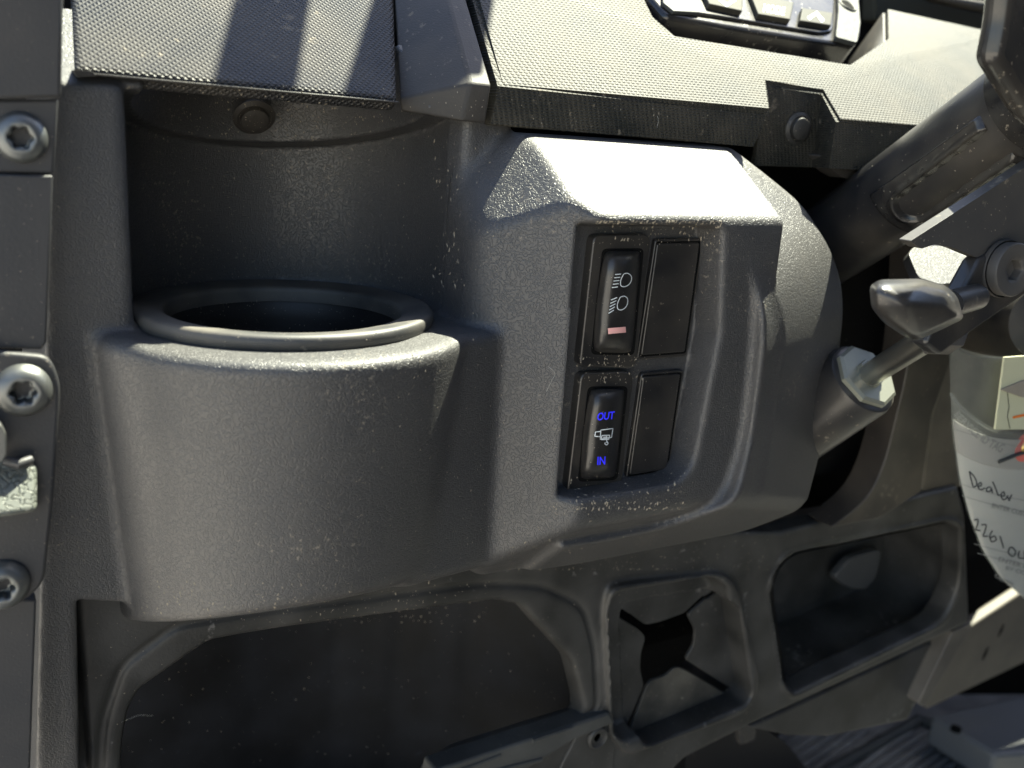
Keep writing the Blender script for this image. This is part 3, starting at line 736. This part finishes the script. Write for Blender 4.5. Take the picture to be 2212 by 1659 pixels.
# knob: faceted handle
kp = [(1878, 618), (1900, 604), (1990, 602), (2045, 618), (2068, 640), (2083, 688), (2034, 712), (1982, 736), (1955, 728), (1908, 696), (1882, 664)]
ring0 = px([(u+(1980-u)*.12, v+(668-v)*.16) for u, v in kp], 150); ring1 = px(kp, 156); ring2 = px(kp, 165); ring3 = px([(u+(1980-u)*.25, v+(668-v)*.25) for u, v in kp], 170)
# near face is a roof: ridge between two points stands forward
rg = [P(1962, 655, 144), P(2040, 662, 147)]
V = list(ring0)+list(ring1)+list(ring2)+list(ring3); n = len(kp); Fc = []
for L_ in range(3):
    for i in range(n):
        j = (i+1) % n; Fc.append([L_*n+i, (L_+1)*n+i, (L_+1)*n+j, L_*n+j])
Fc.append(list(range(3*n, 4*n)))
V.append(rg[0]); V.append(rg[1]); g0, g1 = 4*n, 4*n+1
lr = [0, 0, 0, 1, 1, 1, 1, 0, 0, 0, 0]
for i in range(n):
    j = (i+1) % n; A_, B_ = (g0, g1)[lr[i]], (g0, g1)[lr[j]]
    Fc.append([i, j, A_] if A_ == B_ else [i, j, B_, A_])
ob = mesh_obj('knob', V, Fc, MT['tube'], tl_, True); bevel(ob, 1.3, 3, 15)

gs = thing('gas_strut', 'black gas strut with plated rod and pale hexagon cap', 'strut', P(1770, 900, 240))
a0 = P(1868, 816, 222); a1 = P(1660, 968, 262); adir = a0-a1; ln = np.linalg.norm(adir); an = adir/ln
lathe('strut_body', a1, an, [(0, 0), (14.5, 0), (14.5, ln-3), (14.0, ln-.8), (12.5, ln), (0, ln)], MT['tube'], gs, 64, 40)
lathe('end_cap', a0, an, [(12.8, 0), (12.8, 1.6), (11.6, 2.4), (5.6, 2.4), (5.2, 4.6), (4.4, 4.6)], MT['cream'], gs, 8, 20)
a2 = P(2040, 708, 184)
tube('strut_rod', [a0, a2], 4.3, MT['chrome'], gs, 32)
lathe('rod_collar', a2-(a2-a0)*.14, a2-a0, [(4, 0), (7.4, 0), (7.8, 1), (7.8, 9), (4, 10)], MT['plate'], gs, 6, 30)

# ================================================================== 10 service tag
st = thing('service_tag', 'white service ID tag in a clear plastic sleeve at the right edge', 'tag', P(2180, 1290, 205))
def fy(u, v, off=0.):
    q = max(0, (2200-u)/150.)
    return P(u, v, 206+9*q**2.2+off+(v-830)*.012)
def sheet(name, outline_l, outline_r, top_f, m, off, parent, n=18, mrows=24):
    V = []; Fc = []
    for j in range(mrows+1):
        t = j/mrows
        for i in range(n+1):
            s = i/n; u, v = top_f(s, t); V.append(fy(u, v, off))
    for j in range(mrows):
        for i in range(n):
            a_ = j*(n+1)+i; Fc.append([a_, a_+n+1, a_+n+2, a_+1])
    o = mesh_obj(name, V, Fc, m, parent); s_ = o.modifiers.new('thick', 'SOLIDIFY'); s_.thickness = .0003; s_.offset = 0
    return o
from bisect import bisect
def interp(pts, x):
    pts = sorted(pts); xs = [p[0] for p in pts]; i = min(max(bisect(xs, x), 1), len(xs)-1)
    a_, b_ = pts[i-1], pts[i]; return a_[1]+(b_[1]-a_[1])*(x-a_[0])/(b_[0]-a_[0])
Ltab = [(846, 2053), (930, 2056), (1030, 2069), (1110, 2090), (1190, 2120), (1250, 2160), (1295, 2212), (1320, 2262)]
def body(s, t, top0=850, drop=86, l_in=0):
    # t from the rim (curved) to the bottom edge
    vL = top0+(1320-top0)*t; uL = interp(Ltab, vL)+l_in; u = uL+(2345-uL)*s
    rim = drop*(1-(1-min(1, s*2.1))**2.2)*(1-t)
    return u, vL+rim+ (20*s*t)
sheet('paper_tag', 0, 0, lambda s, t: body(s, t, 906, 44, 4), MT['paper'], .8, st)
hd = sheet('tag_header', 0, 0, lambda s, t: (lambda q: (q[0], q[1]))((body(s, t*.17, 906, 44, 4.5))), mat('header card', (.36, .35, .32), .8, .2), .72, st)
sheet('plastic_sleeve', 0, 0, lambda s, t: body(s, t), MT['sleeve'], 0, st)
sheet('sleeve_back', 0, 0, lambda s, t: body(s, t, 742, 30), MT['sleeve'], 2.2, st)
ob = tube('sleeve_rim', [fy(*body(s, 0), -.2) for s in np.linspace(0, 1, 24)], .7, MT['sleeve'], st, 8)
ff = lambda u, v: fy(u, v, .35)
def curve_text(name, body_, p0_, p1_, h, m, bow=0, **k):
    d = np.array(p1_, float)-np.array(p0_, float)
    def g_(u, v):
        t = (u-p0_[0])/d[0]; return ff(u, v+bow*4*t*(1-t))
    return text(name, body_, p0_, p1_, h, g_, m, st, **k)
curve_text('tag_heading', 'SERVICE ID TAG', (2060, 896), (2162, 978), 17, MT['inkgrey'], 10)
curve_text('tag_field', 'ENTER CUSTOMER NAME', (2142, 1096), (2290, 1136), 10, MT['inkgrey'])
curve_text('tag_field', 'ENTER KEYWORD', (2156, 1212), (2290, 1250), 10, MT['inkgrey'])
curve_text('tag_field', 'BY CONNECTING', (2172, 1230), (2290, 1264), 8, MT['inkgrey'])
curve_text('tag_field', 'Copyright', (2148, 1246), (2188, 1266), 8, MT['inkgrey'])
hw = [smooth_line([(2094, 1018), (2098, 1036), (2103, 1052), (2110, 1046), (2106, 1032), (2094, 1018)], 4), smooth_line([(2112, 1052), (2120, 1048), (2118, 1042), (2112, 1050), (2118, 1058), (2128, 1054)], 3),
      smooth_line([(2140, 1052), (2132, 1054), (2132, 1062), (2140, 1060), (2141, 1053), (2144, 1066)], 3), smooth_line([(2144, 1040), (2152, 1058), (2156, 1070), (2160, 1068)], 3),
      smooth_line([(2162, 1072), (2170, 1070), (2168, 1062), (2162, 1070), (2168, 1080), (2176, 1074)], 3), smooth_line([(2176, 1070), (2180, 1082), (2182, 1076), (2186, 1068)], 3)]
hw2 = [smooth_line([(2104, 1124), (2112, 1122), (2112, 1132), (2108, 1144), (2118, 1146)], 3), smooth_line([(2120, 1134), (2130, 1134), (2128, 1146), (2124, 1158), (2134, 1158)], 3),
       smooth_line([(2144, 1146), (2138, 1158), (2142, 1170), (2152, 1166), (2148, 1158), (2140, 1162)], 3), [(2160, 1158), (2168, 1184)], smooth_line([(2182, 1182), (2178, 1194), (2188, 1202), (2194, 1192), (2186, 1182), (2182, 1184)], 3),
       smooth_line([(2202, 1190), (2200, 1204), (2214, 1206)], 3), [(2212, 1190), (2216, 1216)]]
V, Fc = ribbon(hw, 3.2, ff); mesh_obj('handwriting', V, Fc, MT['ink'], st, False)
V, Fc = ribbon(hw2, 3.4, ff); mesh_obj('handwriting', V, Fc, MT['ink'], st, False)
lines = [[(2060+(u-2060), v0+(u-2060)*.36-.0006*(u-2060)**2) for u in np.linspace(ul, 2300, 12)] for v0, ul in ((926, 2062), (1040, 2072), (1064, 2078), (1160, 2104), (1178, 2112))]
V, Fc = ribbon(lines, 1.2, ff); mesh_obj('tag_rules', V, Fc, MT['inkgrey'], st, False)
cc = fy(2216, 965, .2)
V, Fc = lathe_geo(cc, (-.1, -1, 0), [(6.5, 0), (6.4, .2), (2.6, .2)], 40); mesh_obj('red_ring', V, Fc, MT['red'], st)
lathe('eyelet', cc, (-.1, -1, 0), [(2.9, .2), (2.9, .7), (2.2, 1.1), (1.5, .6), (1.4, -.4)], MT['brass'], st, 32)
tube('tag_wire', [fy(2212, 978, -.3), fy(2190, 985, -.6), fy(2158, 998, -.3)], .7, MT['grey'], st, 8)
yt = thing('yellow_label', 'pale yellow paper label with woven tape above the service tag', 'label', P(2190, 930, 207))
yo = prism('paper_strip', [(2170, 772), (2330, 760), (2330, 928), (2150, 928)], 203.8, .8, MT['yellow'], yt, .1)
prism('woven_tape', rnd([(2162, 862-20), (2190, 800), (2330, 790), (2330, 850), (2200, 866)][0:1]+[(2183, 838), (2212, 822), (2330, 815), (2330, 862), (2206, 858)][1:], 4), 203.0, .7, MT['twine'], yt, .1)
V, Fc = ribbon([[(2176, 846), (2180, 880), (2176, 900), (2182, 926)]], 1.5, lambda u, v: P(u, v, 203.6)); mesh_obj('stitching', V, Fc, MT['ink'], yt, False)
V, Fc = ribbon([[(2188, 902), (2230, 893)]], 5, lambda u, v: P(u, v, 203.6)); mesh_obj('orange_mark', V, Fc, MT['orange'], yt, False)

# ================================================================== 11 things low on the right and behind
fbk = thing('tan_bracket', 'pale perforated bracket rail low on the right behind the lower panel', 'bracket', P(2100, 1500, 320))
slots = [(2128, 1410), (2162, 1360)]
prism('rail', [(2098, 1352), (2240, 1258), (2330, 1200), (2330, 1335), (2212, 1432), (2005, 1532), (1996, 1520)], 318, 8, mat('pale bracket paint', (.10, .09, .075), .5, .4, dust=.4, film=.2), fbk, 1.5)
for u, v in slots: prism('slot', rnd([(u-6, v+18), (u-2, v+4), (u+8, v-14), (u+4, v+2)], 3), 317.6, .5, MT['dark'], fbk, 0)
mat_ = thing('floor_mat', 'ribbed grey rubber floor mat at the lower right', 'floor mat', (620, 500, -480))
zf = -430
def fz(u, v, z_=zf):
    d = ray(u, v); return d*(z_/d[2])
V = [fz(1380, 1720), fz(1700, 1500), fz(2330, 1500), fz(2330, 1900), fz(1380, 1900)]
slab('mat_base', V, (0, 0, -8), MT['floor'], mat_, 0)
random.seed(3)
for i in range(26):
    a0_ = np.array([1560+i*32, 1690.]); b0 = a0_+(150, -110)
    pts = [fz(*(a0_*(1-t)+b0*t+np.array([2*math.sin(t*5+i), 1.5*math.cos(t*4+i)]))) for t in np.linspace(0, 1, 9)]
    tube('mat_rib', pts, 2.6, MT['floor'], mat_, 8)
for a, b in (((1760, 1690), (1985, 1560)), ((1985, 1560), (2260, 1672))):
    tube('mat_border', [fz(*a)+(0, 0, 2), fz(*b)+(0, 0, 2)], 4.5, MT['grey'], mat_, 12)
sill = thing('sill_step', 'smooth blue grey metal sill at the lower right corner', 'sill', (700, 520, -400))
slab('sill_top', [fz(2010, 1545, -400), fz(2212, 1500, -400)+0, fz(2330, 1480, -400), fz(2330, 1620, -400), fz(2150, 1630, -400)], (0, 0, -24), mat('grey blue metal', (.12, .125, .13), .4, .5, grain='fine', gscale=60, gd=.0004), sill, 3)
lathe('sill_stud', fz(2065, 1575, -400), (0, 0, 1), [(4, -1), (3.5, 1.5), (0, 2)], MT['dark'], sill, 24)
wl = thing('footwell_wall', 'dark footwell side wall behind the lower panel', 'footwell', (500, 520, -420))
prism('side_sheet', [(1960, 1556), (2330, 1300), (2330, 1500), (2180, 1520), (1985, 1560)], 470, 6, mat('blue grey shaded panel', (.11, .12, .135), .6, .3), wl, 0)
prism('dark_support', [(2190, 1440), (2330, 1340), (2330, 1560), (2235, 1530)], 440, 20, MT['plate'], wl, 2)
prism('pedal_arm', rnd([(1480, 1590), (1620, 1555), (1700, 1605), (1790, 1720), (1480, 1740)], 10), 360, 10, mat('dark pedal paint', (.012, .012, .014), .4, .4), wl, 3)
prism('hanging_tab', [(1590, 1540), (1640, 1530), (1632, 1600), (1600, 1610)], 330, 4, MT['plate'], wl, 1)
cowl = thing('windshield_cowl', 'dark blurred windshield cowl behind the sunny dashboard pad', 'cowl', (450, 420, 60))
prism('cowl_panel', [(1890, -150), (2400, -150), (2400, 160), (2160, 110), (1890, 45)], 380, 10, MT['cowl'], cowl, 2)
prism('cowl_rail', [(1990, -20), (2400, 45), (2400, 75), (2300, 50), (2160, 30), (2040, 5)], 366, 10, MT['tan'], cowl, 2)
back = mesh_obj('firewall', [(-200, 420, -520), (1200, 420, -520), (1200, 420, 130), (-200, 420, 130)], [[0, 1, 2, 3]], MT['dark'], None, False)
tag(back, 'black firewall deep behind the dashboard gaps', 'firewall')
bk = back.modifiers.new('t', 'SOLIDIFY'); bk.thickness = .01
# inner backing under the pads so that no sun leaks behind the panel
ob = slab('sun_backing', np.array([(222, 345, -120), (620, 345, -120), (620, 345, -262), (222, 345, -262)], float), (0, 4, 0), MT['dark'], None, 0); tag(ob, 'added black sheet stopping sun behind the knockout and tray', 'low_backing')
ob.name = 'low_backing'
ob = slab('column_backing', np.array([(292, 297, 10), (640, 297, 10), (640, 297, -155), (292, 297, -155)], float), (0, 3, 0), MT['dark'], None, 0); tag(ob, 'added black sheet stopping sun behind the steering column gap', 'dashboard backing')
ob = slab('sun_backing', np.array([(24, 334, 30), (700, 334, 30), (700, 334, -135), (24, 334, -135)], float), (0, 4, 0), MT['dark'], None, 0)
tag(ob, 'added black backing sheet stopping sun behind the gaps', 'dashboard carrier')

# ================================================================== 12 the vehicle and ground around the camera (seen in reflections, casting shade)
def boxv(x0, x1, y0, y1, z0, z1):
    V = [(x, y, z_) for z_ in (z0, z1) for y in (y0, y1) for x in (x0, x1)]
    return V, [[0, 2, 3, 1], [4, 5, 7, 6], [0, 1, 5, 4], [2, 6, 7, 3], [0, 4, 6, 2], [1, 3, 7, 5]]
V, Fc = boxv(-30, 1500, -1150, -40, 780, 815); o = mesh_obj('vehicle_roof', V, Fc, MT['roof'], None, True, 30); bevel(o, 12, 3); tag(o, 'black moulded roof over the seats', 'roof')
for nm, lb, bx in (('rear_shade_wall', 'dark rear cab wall behind the bench seat', (-30, 1500, -1180, -1150, -500, 780)), ('side_shade_wall', 'closed far side door of the vehicle', (1500, 1530, -1150, 430, -500, 500))):
    V, Fc = boxv(*bx); o = mesh_obj(nm, V, Fc, MT['seat'], None, False); tag(o, lb, nm.replace('_', ' '))  # unseen cab walls, added to darken what the dash reflects
def stripe_bar(q0, q1, dist, w_, lab):  # unseen bar added along the sun line to shade stripes onto the pad
    a_, b_ = [Pn(u, v, pl0, NP) for u, v in (q0, q1)]; S_ = np.array(SUN)
    d_ = b_-a_; d_ /= np.linalg.norm(d_); a_ = a_+S_*dist; e_ = a_+d_*150
    side = np.cross(d_, S_); side /= np.linalg.norm(side)
    if side[0] < 0: side = -side
    sh_ = -S_*4
    o = slab('shadow_bar', [a_, a_+side*w_, e_+side*w_, e_], sh_, MT['steel'], None, 1); tag(o, lab, 'cage brace', 'added shadow bars over the dashboard')
wd = np.linalg.norm(Pn(630, 193, pl0, NP)-Pn(457, 185, pl0, NP))
stripe_bar((452, 200), (503, 0), 330, wd*.93, 'added flat black bar shading stripes on the left dashboard pad')
stripe_bar((736, 212), (803, 0), 330, 34, 'second added flat black bar shading the pad nearer the middle of the dashboard')
V = [(-60, 420, 420), (40, 330, 440), (900, 330, 460)]
seat = thing('bench_seat', 'black vinyl bench seat behind the viewpoint', 'seat', (700, -500, -500))
V, Fc = boxv(30, 1450, -820, -300, -420, -300); bevel(mesh_obj('seat_cushion', V, Fc, MT['seat'], seat, True, 30), 40, 4)
V, Fc = boxv(30, 1450, -960, -820, -330, 260); bevel(mesh_obj('seat_back', V, Fc, MT['seat'], seat, True, 30), 40, 4)
V, Fc = boxv(-10, 1500, -900, 430, -520, -500); fl = mesh_obj('vehicle_floor', V, Fc, MT['seat'], None, False); tag(fl, 'dark vehicle floor pan under the dashboard', 'floor pan')
G = 60000
g = mesh_obj('ground', [(-G, -G, -1000), (G, -G, -1000), (G, G, -1000), (-G, G, -1000)], [[0, 1, 2, 3]], MT['ground'], None, False); g['kind'] = 'structure'
g.location.z = 0

# ================================================================== 13 dust flecks and lint lying on the parts
random.seed(11); rng = np.random.default_rng(5)
bpy.context.view_layer.update(); dg = bpy.context.evaluated_depsgraph_get()
V = []; Fc = []
def fleck(u, v, s_, long_=1.0):
    d = Vector(ray(u, v)).normalized(); h = C.ray_cast(dg, BASE, d)
    if not h[0]: return
    p = np.array(h[1]-BASE)*1000; n_ = np.array(h[2])
    if np.dot(n_, ray(u, v)) > 0: n_ = -n_
    e1, e2, _ = frame(n_); t = random.uniform(0, 6.28)
    if long_ > 1: t = random.gauss(0, .5)+1.57
    a_ = (e1*math.cos(t)+e2*math.sin(t)); b_ = np.cross(n_, a_); k0 = len(V); m_ = 5
    lift = .05
    ring_ = []
    for i in range(m_):
        q_ = 2*math.pi*i/m_+random.uniform(-.4, .4); rr = s_*random.uniform(.45, 1)
        V.append(p+n_*lift+a_*math.cos(q_)*rr*long_+b_*math.sin(q_)*rr)
    V.append(p+n_*(lift+s_*.35)); 
    for i in range(m_): Fc.append([k0+i, k0+(i+1) % m_, k0+m_])
def region(n, u0, u1, v0, v1, s0_=.07, s1_=.22, long_=1.0, edge=None, skew=0):
    for _ in range(n):
        a_, b_ = random.random(), random.random()
        if edge == 'top': b_ = b_**2.5
        if edge == 'bottom': b_ = 1-b_**2.5
        if edge == 'left': a_ = a_**2.5
        v = v0+(v1-v0)*b_; u = u0+(u1-u0)*a_+skew*(b_-.5)
        s_ = 1.35*(s0_+(s1_-s0_)*random.random()**2.5)
        fleck(u, v, s_, long_)
region(230, 1285, 1560, 478, 530, .1, .42, 1.6, 'top')
region(210, 1228, 1480, 1020, 1100, .1, .42, 1.6, 'bottom')
region(260, 1225, 1530, 500, 1050, .06, .2, 1.2, None, -60)
region(130, 1245, 1400, 765, 830, .08, .3, 1.8)
region(380, 270, 860, 185, 300, .08, .3, 1.3)
region(260, 300, 860, 300, 600, .06, .2, 1.3)
region(420, 860, 1090, 280, 1200, .06, .22, 1.8)
region(60, 935, 990, 300, 620, .1, .42, 2.6)
region(300, 640, 1060, 760, 1260, .05, .17, 1.3)
region(360, 1100, 1660, 1080, 1230, .07, .25, 1.6, 'bottom')
region(300, 300, 1060, 1255, 1345, .07, .28, 2.2, None)
region(240, 1560, 1800, 480, 1130, .06, .2)
region(200, 370, 860, 640, 740, .06, .2)
region(380, 1310, 1620, 1240, 1640, .08, .3)
region(260, 180, 1260, 1300, 1650, .08, .3)
region(260, 1680, 2080, 1110, 1520, .08, .3)
region(200, 1850, 2200, 240, 540, .06, .26, 1.4)
region(160, 1640, 1960, 190, 340, .07, .24)
region(160, 860, 1640, 120, 270, .07, .24, 1.6)
region(200, 0, 150, 0, 1650, .05, .16)
region(160, 1780, 2120, 590, 960, .06, .2)
o = mesh_obj('dust_flecks', V, Fc, mat('pale dust', (.30, .265, .21), .95, .1), None, False)
o['kind'] = 'stuff'; o['label'] = 'pale dust and grit flecks scattered over the black dashboard plastic'
# a few curled lint fibres
lb = [((1185, 792), (1199, 806), (1192, 822), (1180, 846)), ((262, 1560), (284, 1551), (300, 1545), (330, 1546)), ((1420, 250), (1422, 262), (1419, 275))]
for pts in lb:
    L3 = []
    for u, v in smooth_line(pts, 5):
        h = C.ray_cast(dg, BASE, Vector(ray(u, v)).normalized())
        if h[0]: L3.append(np.array(h[1]-BASE)*1000-ray(u, v)*.15)
    if len(L3) > 3:
        o = tube('lint_fibre', L3, .045, MT['paper'], None, 5); o['kind'] = 'stuff'; o['label'] = 'thin pale lint fibre stuck to the dusty dashboard'
